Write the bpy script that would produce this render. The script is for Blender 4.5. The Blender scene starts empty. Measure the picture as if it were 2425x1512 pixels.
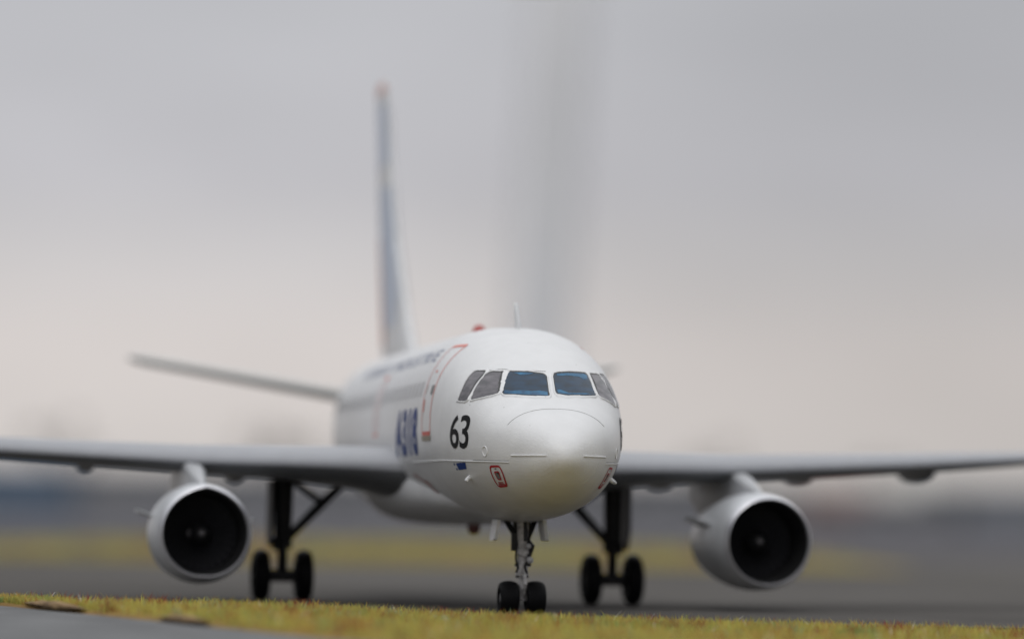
import bpy, bmesh, math, random
import numpy as np
from mathutils import Vector, Matrix, noise

random.seed(7); rng = np.random.default_rng(7)
S = 1.0 / 144.0            # the model is 1:144; its parts are drawn in full-size metres and scaled by its root

# ------------------------------------------------------------------ camera
FPX, IMW, IMH = 9338.0, 2425.0, 1512.0
AZ, PITCH, ROLL = math.radians(9.03), math.radians(2.89), math.radians(0.9)
CAM = np.array([-75.6 * math.sin(math.radians(9.85)), -75.6 * math.cos(math.radians(9.85)), 1.95])
fw = np.array([math.sin(AZ) * math.cos(PITCH), math.cos(AZ) * math.cos(PITCH), math.sin(PITCH)])
rt = np.array([math.cos(AZ), -math.sin(AZ), 0.0])
up = np.cross(rt, fw)
rr = math.cos(ROLL) * rt + math.sin(ROLL) * up
uu = -math.sin(ROLL) * rt + math.cos(ROLL) * up
scene = bpy.context.scene
col = scene.collection
cam_d = bpy.data.cameras.new('camera')
cam = bpy.data.objects.new('camera', cam_d); col.objects.link(cam)
cam_d.sensor_width = 36.0
cam_d.lens = FPX / IMW * 36.0
cam_d.clip_start, cam_d.clip_end = 0.02, 5000.0
m = Matrix.Identity(4)
for i in range(3):
    m[i][0], m[i][1], m[i][2], m[i][3] = rr[i], uu[i], -fw[i], CAM[i] * S
cam.matrix_world = m
cam_d.dof.use_dof = True
cam_d.dof.focus_distance = 77.2 * S
cam_d.dof.aperture_fstop = 16.5
scene.camera = cam

# ------------------------------------------------------------------ sky, sun, exposure
SUN_EL, SUN_AZ = math.radians(52), math.radians(200)      # azimuth clockwise from +Y
world = bpy.data.worlds.new('World'); scene.world = world
world.use_nodes = True
wt = world.node_tree; wn = wt.nodes; wl = wt.links
for n in list(wn): wn.remove(n)
wout = wn.new('ShaderNodeOutputWorld')
sky = wn.new('ShaderNodeTexSky'); sky.sky_type = 'NISHITA'; sky.sun_disc = False
sky.sun_elevation = SUN_EL; sky.sun_rotation = SUN_AZ
bg_sky = wn.new('ShaderNodeBackground'); bg_sky.inputs['Strength'].default_value = 0.07
wl.new(sky.outputs[0], bg_sky.inputs['Color'])
tc = wn.new('ShaderNodeTexCoord')
sep = wn.new('ShaderNodeSeparateXYZ'); wl.new(tc.outputs['Generated'], sep.inputs[0])
ramp = wn.new('ShaderNodeValToRGB')          # overcast cloud deck: brighter towards the zenith, a cream break low down
cr = ramp.color_ramp
pts = [(0.0, (.60, .572, .555)), (.022, (.69, .642, .622)), (.045, (.685, .635, .62)), (.065, (.60, .575, .58)), (.085, (.545, .532, .558)),
       (.13, (.535, .532, .555)), (.3, (.72, .73, .75)), (.6, (.95, .96, .98)), (1.0, (1.20, 1.21, 1.22))]
while len(cr.elements) < len(pts): cr.elements.new(0.5)
for e, (p, c) in zip(cr.elements, pts): e.position = p; e.color = (*c, 1)
wl.new(sep.outputs['Z'], ramp.inputs[0])
mp = wn.new('ShaderNodeMapping'); mp.inputs['Scale'].default_value = (9, 9, 26)
wl.new(tc.outputs['Generated'], mp.inputs[0])
nz = wn.new('ShaderNodeTexNoise'); nz.inputs['Scale'].default_value = 1.0; nz.inputs['Detail'].default_value = 3
wl.new(mp.outputs[0], nz.inputs['Vector'])
nr = wn.new('ShaderNodeMapRange'); nr.inputs['From Min'].default_value = .3; nr.inputs['From Max'].default_value = .7
nr.inputs['To Min'].default_value = .95; nr.inputs['To Max'].default_value = 1.05
wl.new(nz.outputs[0], nr.inputs[0])
# a darker cloud bank towards the right
def sky_dir(az, el):
    return (math.sin(az) * math.cos(el), math.cos(az) * math.cos(el), math.sin(el))
dot = wn.new('ShaderNodeVectorMath'); dot.operation = 'DOT_PRODUCT'
nrm = wn.new('ShaderNodeVectorMath'); nrm.operation = 'NORMALIZE'; wl.new(tc.outputs['Generated'], nrm.inputs[0])
wl.new(nrm.outputs[0], dot.inputs[0]); dot.inputs[1].default_value = sky_dir(AZ + math.radians(8.5), math.radians(4.6))
bank = wn.new('ShaderNodeMapRange'); bank.interpolation_type = 'SMOOTHSTEP'
bank.inputs['From Min'].default_value = math.cos(math.radians(11)); bank.inputs['From Max'].default_value = 1.0
bank.inputs['To Min'].default_value = 1.0; bank.inputs['To Max'].default_value = .84
wl.new(dot.outputs['Value'], bank.inputs[0])
mulf = wn.new('ShaderNodeMath'); mulf.operation = 'MULTIPLY'
wl.new(nr.outputs[0], mulf.inputs[0]); wl.new(bank.outputs[0], mulf.inputs[1])
# low sky out of view (sides, behind camera) dimmed to shade the model
def lobe(d, lo, hi, amt):
    dv = wn.new('ShaderNodeVectorMath'); dv.operation = 'DOT_PRODUCT'; wl.new(nrm.outputs[0], dv.inputs[0]); dv.inputs[1].default_value = d
    q = wn.new('ShaderNodeMapRange'); q.interpolation_type = 'SMOOTHSTEP'; q.inputs['From Min'].default_value = lo; q.inputs['From Max'].default_value = hi
    q.inputs['To Min'].default_value = 0; q.inputs['To Max'].default_value = amt; wl.new(dv.outputs['Value'], q.inputs[0]); return q
l1 = lobe((-.9, .43, 0), .52, .92, .9); l2 = lobe((.25, -.97, 0), .0, .8, .05); l3 = lobe((.97, -.1, 0), .35, .9, .7)
mx1 = wn.new('ShaderNodeMath'); mx1.operation = 'MAXIMUM'; wl.new(l1.outputs[0], mx1.inputs[0]); wl.new(l2.outputs[0], mx1.inputs[1])
fr = wn.new('ShaderNodeMath'); fr.operation = 'MAXIMUM'; wl.new(mx1.outputs[0], fr.inputs[0]); wl.new(l3.outputs[0], fr.inputs[1])
lw = wn.new('ShaderNodeMapRange'); lw.interpolation_type = 'SMOOTHSTEP'; lw.inputs['From Min'].default_value = .08; lw.inputs['From Max'].default_value = .82
lw.inputs['To Min'].default_value = 1; lw.inputs['To Max'].default_value = 0; wl.new(sep.outputs['Z'], lw.inputs[0])
pr_ = wn.new('ShaderNodeMath'); pr_.operation = 'MULTIPLY'; wl.new(fr.outputs[0], pr_.inputs[0]); wl.new(lw.outputs[0], pr_.inputs[1])
iv = wn.new('ShaderNodeMath'); iv.operation = 'SUBTRACT'; iv.inputs[0].default_value = 1; wl.new(pr_.outputs[0], iv.inputs[1])
mul2 = wn.new('ShaderNodeMath'); mul2.operation = 'MULTIPLY'; wl.new(mulf.outputs[0], mul2.inputs[0]); wl.new(iv.outputs[0], mul2.inputs[1])
bg_cl = wn.new('ShaderNodeBackground')
wl.new(ramp.outputs[0], bg_cl.inputs['Color']); wl.new(mul2.outputs[0], bg_cl.inputs['Strength'])
mixw = wn.new('ShaderNodeMixShader'); mixw.inputs[0].default_value = .93
wl.new(bg_sky.outputs[0], mixw.inputs[1]); wl.new(bg_cl.outputs[0], mixw.inputs[2])
wl.new(mixw.outputs[0], wout.inputs['Surface'])
sun_d = bpy.data.lights.new('sun', 'SUN'); sun_d.energy = 0.55; sun_d.angle = math.radians(25); sun_d.color = (1, .97, .93)
sun = bpy.data.objects.new('sun', sun_d); col.objects.link(sun)
sd = Vector((math.sin(SUN_AZ) * math.cos(SUN_EL), math.cos(SUN_AZ) * math.cos(SUN_EL), math.sin(SUN_EL)))
sun.rotation_euler = sd.to_track_quat('Z', 'Y').to_euler(); sun.location = (0, 0, 3)
vs = scene.view_settings
vs.view_transform = 'Standard'; vs.look = 'None'; vs.exposure = 0.0; vs.gamma = 1.0; vs.use_curve_mapping = False
scene.cycles.use_denoising = True
scene.cycles.max_bounces = 6

# ------------------------------------------------------------------ materials
def mat(name, color, rough=.5, metal=0., coat=0., var=0., vscale=4., bump=0., bscale=40., spec=.5, var2=None, dist=.01):
    M = bpy.data.materials.new(name); M.use_nodes = True
    nt = M.node_tree; N = nt.nodes; L = nt.links; b = N['Principled BSDF']
    b.inputs['Base Color'].default_value = (*color, 1); b.inputs['Roughness'].default_value = rough
    b.inputs['Metallic'].default_value = metal; b.inputs['Coat Weight'].default_value = coat
    b.inputs['Coat Roughness'].default_value = .08; b.inputs['Specular IOR Level'].default_value = spec
    t = N.new('ShaderNodeTexCoord')
    if var or var2:
        n = N.new('ShaderNodeTexNoise'); n.inputs['Scale'].default_value = vscale; n.inputs['Detail'].default_value = 6
        n.inputs['Roughness'].default_value = .65
        L.new(t.outputs['Object'], n.inputs['Vector'])
        r = N.new('ShaderNodeValToRGB'); r.color_ramp.elements[0].position = .3; r.color_ramp.elements[1].position = .72
        c2 = var2 if var2 else tuple(c * (1 - var) for c in color)
        r.color_ramp.elements[0].color = (*c2, 1); r.color_ramp.elements[1].color = (*color, 1)
        L.new(n.outputs[0], r.inputs[0]); L.new(r.outputs[0], b.inputs['Base Color'])
    if bump:
        n2 = N.new('ShaderNodeTexNoise'); n2.inputs['Scale'].default_value = bscale; n2.inputs['Detail'].default_value = 4
        L.new(t.outputs['Object'], n2.inputs['Vector'])
        bp = N.new('ShaderNodeBump'); bp.inputs['Strength'].default_value = bump; bp.inputs['Distance'].default_value = dist
        L.new(n2.outputs[0], bp.inputs['Height']); L.new(bp.outputs[0], b.inputs['Normal'])
    return M

def paint_mat(name, color, rough=.34, specks=True):
    """sprayed satin paint: fine orange peel, faint patchiness, a few dust nibs and dirt specks"""
    M = mat(name, color, rough=rough, coat=.12)
    nt = M.node_tree; N = nt.nodes; L = nt.links; b = N['Principled BSDF']
    t = N.new('ShaderNodeTexCoord')
    n = N.new('ShaderNodeTexNoise'); n.inputs['Scale'].default_value = 2.2; n.inputs['Detail'].default_value = 5
    L.new(t.outputs['Object'], n.inputs['Vector'])
    r = N.new('ShaderNodeValToRGB'); r.color_ramp.elements[0].position = .3; r.color_ramp.elements[1].position = .7
    r.color_ramp.elements[0].color = (*[c * .93 for c in color], 1); r.color_ramp.elements[1].color = (*color, 1)
    L.new(n.outputs[0], r.inputs[0])
    last = r.outputs[0]
    if specks:
        v = N.new('ShaderNodeTexVoronoi'); v.inputs['Scale'].default_value = 3.6; v.inputs['Randomness'].default_value = 1
        L.new(t.outputs['Object'], v.inputs['Vector'])
        th = N.new('ShaderNodeMapRange'); th.inputs['From Min'].default_value = .035; th.inputs['From Max'].default_value = .06
        th.inputs['To Min'].default_value = .75; th.inputs['To Max'].default_value = 0
        L.new(v.outputs['Distance'], th.inputs[0])
        # only some of the cells carry a speck
        g = N.new('ShaderNodeMath'); g.operation = 'GREATER_THAN'; g.inputs[1].default_value = .62
        sc = N.new('ShaderNodeSeparateColor'); L.new(v.outputs['Color'], sc.inputs[0]); L.new(sc.outputs[0], g.inputs[0])
        mm = N.new('ShaderNodeMath'); mm.operation = 'MULTIPLY'; L.new(th.outputs[0], mm.inputs[0]); L.new(g.outputs[0], mm.inputs[1])
        mx = N.new('ShaderNodeMix'); mx.data_type = 'RGBA'
        L.new(mm.outputs[0], mx.inputs[0]); L.new(last, mx.inputs[6]); mx.inputs[7].default_value = (.12, .12, .11, 1)
        last = mx.outputs[2]
    L.new(last, b.inputs['Base Color'])
    n2 = N.new('ShaderNodeTexNoise'); n2.inputs['Scale'].default_value = 22; n2.inputs['Detail'].default_value = 5
    n2.inputs['Roughness'].default_value = .7
    L.new(t.outputs['Object'], n2.inputs['Vector'])
    bp = N.new('ShaderNodeBump'); bp.inputs['Strength'].default_value = .16; bp.inputs['Distance'].default_value = .02
    L.new(n2.outputs[0], bp.inputs['Height']); L.new(bp.outputs[0], b.inputs['Normal'])
    return M

def vcol_mat(name, rough=.8, trans=.25):
    M = bpy.data.materials.new(name); M.use_nodes = True
    nt = M.node_tree; N = nt.nodes; L = nt.links; b = N['Principled BSDF']; out = N['Material Output']
    a = N.new('ShaderNodeAttribute'); a.attribute_name = 'Col'
    L.new(a.outputs['Color'], b.inputs['Base Color']); b.inputs['Roughness'].default_value = rough
    b.inputs['Specular IOR Level'].default_value = .25
    t = N.new('ShaderNodeBsdfTranslucent'); L.new(a.outputs['Color'], t.inputs['Color'])
    mx = N.new('ShaderNodeMixShader'); mx.inputs[0].default_value = trans
    L.new(b.outputs[0], mx.inputs[1]); L.new(t.outputs[0], mx.inputs[2]); L.new(mx.outputs[0], out.inputs['Surface'])
    return M

WHITE = paint_mat('white_paint', (.76, .765, .775))
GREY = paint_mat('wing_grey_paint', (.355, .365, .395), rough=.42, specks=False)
UNDER = paint_mat('wing_underside_shade_grey', (.13, .135, .145), rough=.4, specks=False)  # underside shade deepened in the colour, lower skin darker than the top
NAC = paint_mat('nacelle_grey_paint', (.68, .70, .73), rough=.3, specks=False)
NAC.node_tree.nodes['Principled BSDF'].inputs['Metallic'].default_value = .35
PYL = paint_mat('pylon_grey_paint', (.44, .45, .47), rough=.35, specks=False)
LIP = mat('bare_metal_lip', (.74, .74, .78), rough=.28, metal=.75)
DARKM = mat('dark_gear_metal', (.028, .028, .03), rough=.5, spec=.3, var=.3)
GEARG = mat('gear_grey_paint', (.66, .64, .64), rough=.45, var=.72, vscale=11, bump=.2, bscale=30)
TYRE = mat('tyre_black', (.005, .005, .006), rough=.6, spec=.15, bump=.1, bscale=20)
HUB = mat('hub_silver', (.55, .55, .57), rough=.4, var=.4, vscale=12)
FANB = mat('fan_black', (.020, .020, .023), rough=.5, spec=.2)
SPIN = mat('spinner_grey', (.012, .012, .013), rough=.4, spec=.3)
SPINW = mat('spinner_mark', (.085, .08, .085), rough=.4)
INTAKE = mat('intake_black', (.01, .01, .011), rough=.5)
CORE = mat('exhaust_metal', (.18, .17, .16), rough=.4, metal=.6, var=.4)
NAVY = mat('navy_decal', (.012, .042, .20), rough=.5, spec=.25)
NAVYL = mat('faded_navy_decal', (.10, .14, .27), rough=.35)
BLACKD = mat('black_decal', (.008, .008, .009), rough=.5, spec=.2)
REDD = mat('red_decal', (.42, .012, .018), rough=.4)
REDL = mat('light_red_decal', (.72, .17, .12), rough=.4)
TANM = mat('tan_sill', (.30, .26, .20), rough=.5)
GREYD = mat('grey_decal', (.16, .17, .165), rough=.45)
CABW = mat('cabin_window_grey', (.40, .40, .41), rough=.3)
PLINE = mat('panel_line_grey', (.52, .52, .51), rough=.5)
PLINED = mat('panel_line_dark', (.24, .24, .23), rough=.6)
BEACONL = mat('belly_beacon_dull_red', (.20, .085, .075), rough=.5)
BEACON = mat('beacon_red', (.40, .06, .05), rough=.3)
TAILB = mat('tail_blue', (.55, .62, .75), rough=.35)
TAILP = mat('tail_pale_blue', (.66, .69, .74), rough=.35)
TAILR = mat('tail_red', (.74, .37, .29), rough=.4)
GASKET = mat('window_gasket', (.05, .05, .05), rough=.6)
STAB = paint_mat('tailplane_paint', (.60, .605, .59), specks=False)

def glass_mat(name, base, edge, rough=.12, along_y=False):
    """hand painted clear plastic pane: dark body, lighter wash of colour near the lower edge, streaks"""
    M = mat(name, base, rough=rough, coat=.0, spec=.3)
    nt = M.node_tree; N = nt.nodes; L = nt.links; b = N['Principled BSDF']
    t = N.new('ShaderNodeTexCoord'); mp = N.new('ShaderNodeMapping'); L.new(t.outputs['Object'], mp.inputs[0])
    mp.inputs['Scale'].default_value = (2.6, 2.0, 7.0)
    n = N.new('ShaderNodeTexNoise'); n.inputs['Scale'].default_value = 1.3; n.inputs['Detail'].default_value = 6
    L.new(mp.outputs[0], n.inputs['Vector'])
    r = N.new('ShaderNodeValToRGB'); r.color_ramp.elements[0].position = .38; r.color_ramp.elements[1].position = .75
    r.color_ramp.elements[0].color = (*base, 1); r.color_ramp.elements[1].color = (*edge, 1)
    L.new(n.outputs[0], r.inputs[0]); L.new(r.outputs[0], b.inputs['Base Color'])
    return M
GLASSF = glass_mat('front_pane_blue', (.011, .027, .048), (.013, .05, .105))
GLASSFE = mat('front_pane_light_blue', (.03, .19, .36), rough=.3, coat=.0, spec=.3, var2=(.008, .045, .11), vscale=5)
GLASSS = glass_mat('side_pane_grey', (.09, .088, .098), (.22, .205, .225), rough=.16)

# ------------------------------------------------------------------ mesh helpers
def tag(o, label=None, cat=None, group=None, kind=None):
    for k, v in (('label', label), ('category', cat), ('group', group), ('kind', kind)):
        if v: o[k] = v
    return o

def mk(name, V, Fc, mats, parent=None, smooth=True, midx=None, world=False, sharp=None, loc=None):
    V = np.asarray(V, float)
    if world: V = V * S
    me = bpy.data.meshes.new(name)
    if loc is not None: V = V - np.asarray(loc, float)
    me.from_pydata([tuple(v) for v in V], [], [tuple(int(i) for i in f) for f in Fc])
    for M in (mats if isinstance(mats, (list, tuple)) else [mats]): me.materials.append(M)
    if midx is not None: me.polygons.foreach_set('material_index', np.asarray(midx, dtype=np.int32))
    me.polygons.foreach_set('use_smooth', [smooth] * len(me.polygons))
    me.update()
    bm = bmesh.new(); bm.from_mesh(me); bmesh.ops.recalc_face_normals(bm, faces=bm.faces); bm.to_mesh(me); bm.free()
    o = bpy.data.objects.new(name, me); col.objects.link(o)
    if loc is not None: o.location = loc
    if parent: o.parent = parent
    if smooth and sharp:
        me.set_sharp_from_angle(angle=math.radians(sharp))
    return o

def empty(name, loc=(0, 0, 0)):
    o = bpy.data.objects.new(name, None); col.objects.link(o); o.location = loc; o.empty_display_size = .05
    return o

class MB:
    def __init__(s): s.V = []; s.F = []; s.I = []
    def add(s, V, Fc, mi=0):
        b = len(s.V); s.V += [tuple(v) for v in V]; s.F += [tuple(i + b for i in f) for f in Fc]; s.I += [mi] * len(Fc)
    def grid(s, rows, closed_u=False, cap0=False, cap1=False, mi=0):
        n = len(rows[0]); V = [p for r in rows for p in r]; Fc = []
        for i in range(len(rows) - 1):
            for j in range(n if closed_u else n - 1):
                k = (j + 1) % n
                Fc.append((i * n + j, i * n + k, (i + 1) * n + k, (i + 1) * n + j))
        if cap0: Fc.append(tuple(range(n))[::-1])
        if cap1: Fc.append(tuple((len(rows) - 1) * n + j for j in range(n)))
        s.add(V, Fc, mi)
    def tube(s, path, rad, n=14, mi=0, closed=False):
        path = [Vector(p) for p in path]; rows = []
        if not hasattr(rad, '__len__'): rad = [rad] * len(path)
        ref = None
        for i, p in enumerate(path):
            if closed: d = path[(i + 1) % len(path)] - path[i - 1]
            else: d = path[min(i + 1, len(path) - 1)] - path[max(i - 1, 0)]
            d.normalize()
            if ref is None:
                ref = Vector((0, 0, 1)) if abs(d.z) < .9 else Vector((1, 0, 0))
            a = (ref - d * ref.dot(d)).normalized(); b = d.cross(a); ref = a
            rows.append([tuple(p + (a * math.cos(t) + b * math.sin(t)) * rad[i]) for t in [2 * math.pi * k / n for k in range(n)]])
        if closed: rows.append(rows[0])
        s.grid(rows, True, not closed, not closed, mi)
    def lathe(s, prof, c, axis='y', n=48, mi=0, cap0=False, cap1=False, fn=None):
        rows = []
        for (t, r) in prof:
            row = []
            for k in range(n):
                a = 2 * math.pi * k / n; q = r * (fn(a, t) if fn else 1)
                ca, sa = math.cos(a) * q, math.sin(a) * q
                row.append({'y': (c[0] + ca, c[1] + t, c[2] + sa), 'x': (c[0] + t, c[1] + ca, c[2] + sa), 'z': (c[0] + ca, c[1] + sa, c[2] + t)}[axis])
            rows.append(row)
        s.grid(rows, True, cap0, cap1, mi)
    def box(s, lo, hi, mi=0):
        x0, y0, z0 = lo; x1, y1, z1 = hi
        s.add([(x0, y0, z0), (x1, y0, z0), (x1, y1, z0), (x0, y1, z0), (x0, y0, z1), (x1, y0, z1), (x1, y1, z1), (x0, y1, z1)],
              [(0, 3, 2, 1), (4, 5, 6, 7), (0, 1, 5, 4), (1, 2, 6, 5), (2, 3, 7, 6), (3, 0, 4, 7)], mi)
    def build(s, name, mats, parent=None, smooth=True, world=False, sharp=40, loc=None):
        return mk(name, s.V, s.F, mats, parent, smooth, s.I, world, sharp, loc)

# ------------------------------------------------------------------ fuselage surface
K = np.array([(0, 3.15, 3.15, 0, 3.15), (.1, 3.42, 2.92, .29, 3.16), (.25, 3.58, 2.78, .46, 3.18), (.5, 3.77, 2.60, .68, 3.21), (1, 4.02, 2.37, .98, 3.28),
    (1.4, 4.15, 2.25, 1.17, 3.33), (2, 4.38, 2.14, 1.38, 3.41), (2.5, 4.68, 2.06, 1.52, 3.48), (2.9, 4.92, 2.01, 1.62, 3.54), (3.4, 5.18, 1.97, 1.72, 3.60),
    (4, 5.43, 1.93, 1.81, 3.68), (5, 5.72, 1.89, 1.91, 3.78), (6, 5.88, 1.87, 1.96, 3.84), (7, 5.94, 1.86, 1.975, 3.86), (8, 5.95, 1.86, 1.975, 3.86),
    (20, 5.95, 1.86, 1.975, 3.86), (22, 5.95, 1.98, 1.93, 3.9), (24, 5.95, 2.38, 1.78, 4.05), (26, 5.94, 3.0, 1.5, 4.3), (28, 5.9, 3.7, 1.12, 4.7),
    (30, 5.82, 4.45, .66, 5.1), (31.4, 5.7, 5.0, .3, 5.35)])
NU, NL = 2.35, 2.05
SQ = np.sqrt(K[:, 0])
def slopes(x, y):
    h = np.diff(x); dl = np.diff(y) / h; d = np.zeros(len(x))
    for k in range(1, len(x) - 1):
        if dl[k - 1] * dl[k] > 0:
            w1 = 2 * h[k] + h[k - 1]; w2 = h[k] + 2 * h[k - 1]; d[k] = (w1 + w2) / (w1 / dl[k - 1] + w2 / dl[k])
    d[0], d[-1] = dl[0], dl[-1]
    return d
SLO = [None] + [slopes(SQ, K[:, i]) for i in range(1, 5)]
def sec(y):
    s = min(max(math.sqrt(max(y, 0)), SQ[0]), SQ[-1]); k = max(min(int(np.searchsorted(SQ, s, side='right')) - 1, len(SQ) - 2), 0)
    h = SQ[k + 1] - SQ[k]; t = (s - SQ[k]) / h
    return [(2*t**3 - 3*t*t + 1) * K[k, i] + (t**3 - 2*t*t + t) * h * SLO[i][k] + (-2*t**3 + 3*t*t) * K[k + 1, i] + (t**3 - t*t) * h * SLO[i][k + 1] for i in (1, 2, 3, 4)]
def fpt(y, th):
    zt, zb, w, zm = sec(y); s, c = math.sin(th), math.cos(th); n = NU if s > 0 else NL
    s2 = math.copysign(abs(s) ** (2 / n), s); c2 = math.copysign(abs(c) ** (2 / n), c)
    return (w * c2, y, zm + ((zt - zm) if s > 0 else (zm - zb)) * s2)
def impl(p):
    x, y, z = p; zt, zb, w, zm = sec(max(y, 1e-5)); n = NU if z > zm else NL; hh = (zt - zm) if z > zm else (zm - zb)
    return abs(x / max(w, 1e-4)) ** n + (abs(z - zm) / max(hh, 1e-4)) ** n - 1
def nrmal(p):
    e = 1e-3; g = []
    for i in range(3):
        a = list(p); b = list(p); a[i] += e; b[i] -= e
        g.append(impl(a) - impl(b))
    g = np.array(g); L = np.linalg.norm(g)
    return g / L if L > 0 else np.array([0, 0, 1.])
def side(y, z, sgn, off=.006):
    """point on the fuselage side at station y and height z"""
    zt, zb, w, zm = sec(y); n = NU if z > zm else NL; hh = (zt - zm) if z > zm else (zm - zb)
    q = 1 - min(abs(z - zm) / hh, .9999) ** n
    p = np.array([sgn * w * max(q, 1e-6) ** (1 / n), y, z])
    return tuple(p + nrmal(p) * off)
def front(x, z, off=.006):
    """point on the nose seen from the front at lateral x and height z"""
    a, b = 0.0, 8.0
    for _ in range(40):
        mid = (a + b) / 2
        if impl((x, mid, z)) < 0: b = mid
        else: a = mid
    p = np.array([x, b, z])
    return tuple(p + nrmal(p) * off)

def refine(bm, step):
    """cut a flat bmesh (in its XY plane) along a grid so it can follow a curved surface"""
    xs = [v.co.x for v in bm.verts]; ys = [v.co.y for v in bm.verts]
    for ax, lo, hi in ((0, min(xs), max(xs)), (1, min(ys), max(ys))):
        k = math.floor(lo / step) + 1
        while k * step < hi:
            co = [0, 0, 0]; co[ax] = k * step; no = [0, 0, 0]; no[ax] = 1
            bmesh.ops.bisect_plane(bm, geom=bm.verts[:] + bm.edges[:] + bm.faces[:], plane_co=co, plane_no=no, dist=1e-6)
            k += 1
def patch(name, polys, fn, M, parent, step=.09, midx=None, smooth=True):
    """flat polygons (list of 2D outlines, or a bmesh) laid onto the skin by fn(a, b)"""
    if isinstance(polys, bmesh.types.BMesh): bm = polys
    else:
        bm = bmesh.new()
        for P in polys:
            f = bm.faces.new([bm.verts.new((a, b, 0)) for a, b in P])
        bmesh.ops.triangulate(bm, faces=bm.faces[:])
    refine(bm, step)
    bmesh.ops.triangulate(bm, faces=[f for f in bm.faces if len(f.verts) > 4])
    bm.verts.index_update()
    V = [fn(v.co.x, v.co.y) for v in bm.verts]; Fc = [[v.index for v in f.verts] for f in bm.faces]
    bm.free()
    return mk(name, V, Fc, M, parent, smooth)
def ring(P, w):
    """outline strip of width w (outwards positive) round polygon P, as quads"""
    P = [Vector(p) for p in P]; n = len(P); area = sum(P[i].x * P[(i + 1) % n].y - P[(i + 1) % n].x * P[i].y for i in range(n))
    sg = 1 if area > 0 else -1; out = []
    for i in range(n):
        d0 = (P[i] - P[i - 1]).normalized(); d1 = (P[(i + 1) % n] - P[i]).normalized()
        n0 = Vector((d0.y, -d0.x)) * sg; n1 = Vector((d1.y, -d1.x)) * sg
        b = (n0 + n1)
        b = b.normalized() if b.length > 1e-6 else n0
        out.append(P[i] + b * (w / max(b.dot(n0), .5)))
    return [[tuple(P[i]), tuple(P[(i + 1) % n]), tuple(out[(i + 1) % n]), tuple(out[i])] for i in range(n)], [tuple(o) for o in out]
def rounded(P, r, k=3):
    """round the corners of a polygon"""
    P = [Vector(p) for p in P]; n = len(P); out = []
    for i in range(n):
        a = P[i - 1] - P[i]; b = P[(i + 1) % n] - P[i]
        ra = min(r, a.length * .45); rb = min(r, b.length * .45)
        p0 = P[i] + a.normalized() * ra; p2 = P[i] + b.normalized() * rb
        for j in range(k + 1):
            t = j / k
            out.append(tuple(p0 * (1 - t) ** 2 + P[i] * 2 * t * (1 - t) + p2 * t * t))
    return out
def text_bm(body, height, width=None, shear=0., bold=.0, spacing=1.0):
    cu = bpy.data.curves.new('lettering', 'FONT'); cu.body = body; cu.size = 1; cu.shear = shear; cu.offset = bold; cu.space_character = spacing
    cu.resolution_u = 5
    o = bpy.data.objects.new('lettering', cu); col.objects.link(o)
    dg = bpy.context.evaluated_depsgraph_get(); me = bpy.data.meshes.new_from_object(o.evaluated_get(dg))
    bm = bmesh.new(); bm.from_mesh(me)
    bpy.data.objects.remove(o); bpy.data.curves.remove(cu); bpy.data.meshes.remove(me)
    xs = [v.co.x for v in bm.verts]; ys = [v.co.y for v in bm.verts]
    x0, y0 = min(xs), min(ys); sy = height / (max(ys) - y0); sx = (width / (max(xs) - x0)) if width else sy
    for v in bm.verts: v.co = ((v.co.x - x0) * sx, (v.co.y - y0) * sy, 0)
    return bm

# ================================================================== THE MODEL AIRCRAFT
plane = empty('model_airliner'); plane.scale = (S, S, S)
tag(plane, 'white scale model airliner with number 63 on its nose, parked on grey tarmac', 'model airplane')

ys = list(np.linspace(.02, math.sqrt(8), 72) ** 2) + list(np.linspace(8.4, 31.4, 54))
mb = MB(); NA = 112
rows = [[fpt(y, 2 * math.pi * k / NA) for k in range(NA)] for y in ys]
mb.grid(rows, True, True, True)
fus = mb.build('fuselage', WHITE, plane, sharp=None)

# belly fairing
mb = MB(); rows = []
for y, w, zt_, zb_ in [(5.6, 1.0, 2.5, 1.98), (7.0, 1.42, 2.8, 1.90), (8.5, 1.58, 3.0, 1.86), (10, 1.72, 3.15, 1.83), (11.5, 1.88, 3.2, 1.80), (13, 2.02, 3.25, 1.79), (14.5, 2.06, 3.2, 1.78), (16, 1.9, 3.1, 1.78), (18, 1.6, 3.0, 1.79), (19.6, 1.3, 2.8, 1.84), (21, .8, 2.6, 2.0)]:
    zm = (zt_ + zb_) / 2 + .1; row = []
    for k in range(64):
        a = 2 * math.pi * k / 64; s, c = math.sin(a), math.cos(a)
        row.append((w * math.copysign(abs(c) ** .92, c), y, zm + ((zt_ - zm) if s > 0 else (zm - zb_)) * math.copysign(abs(s) ** .85, s)))
    rows.append(row)
mb.grid(rows, True, True, True); mb.build('belly_fairing', WHITE, plane)

# cockpit windows: outlines in (lateral, height) for the two front panes, (station, height) for the side panes
S1 = [(-.889, 4.401), (-.746, 4.841), (-.60, 4.860), (-.308, 4.853), (-.083, 4.825), (-.02, 4.812), (.03, 4.77), (-.018, 4.385), (-.05, 4.367), (-.315, 4.366), (-.605, 4.385)]
P1 = [(.191, 4.800), (.25, 4.845), (.496, 4.867), (.844, 4.866), (.925, 4.838), (.985, 4.405), (.664, 4.400), (.363, 4.392), (.142, 4.415)]
S2 = [(3.19, 4.851), (2.99, 4.849), (2.69, 4.627), (2.42, 4.433), (2.40, 4.393), (2.54, 4.351), (2.86, 4.293)]
P2 = [(3.17, 4.851), (3.45, 4.853), (3.42, 4.80), (2.92, 4.262), (2.82, 4.238), (2.65, 4.318), (2.46, 4.385), (2.56, 4.46)]
S3 = [(3.37, 4.292), (3.40, 4.32), (3.53, 4.69), (3.57, 4.85), (3.52, 4.878), (3.29, 4.869), (3.0, 4.282)]
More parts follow.
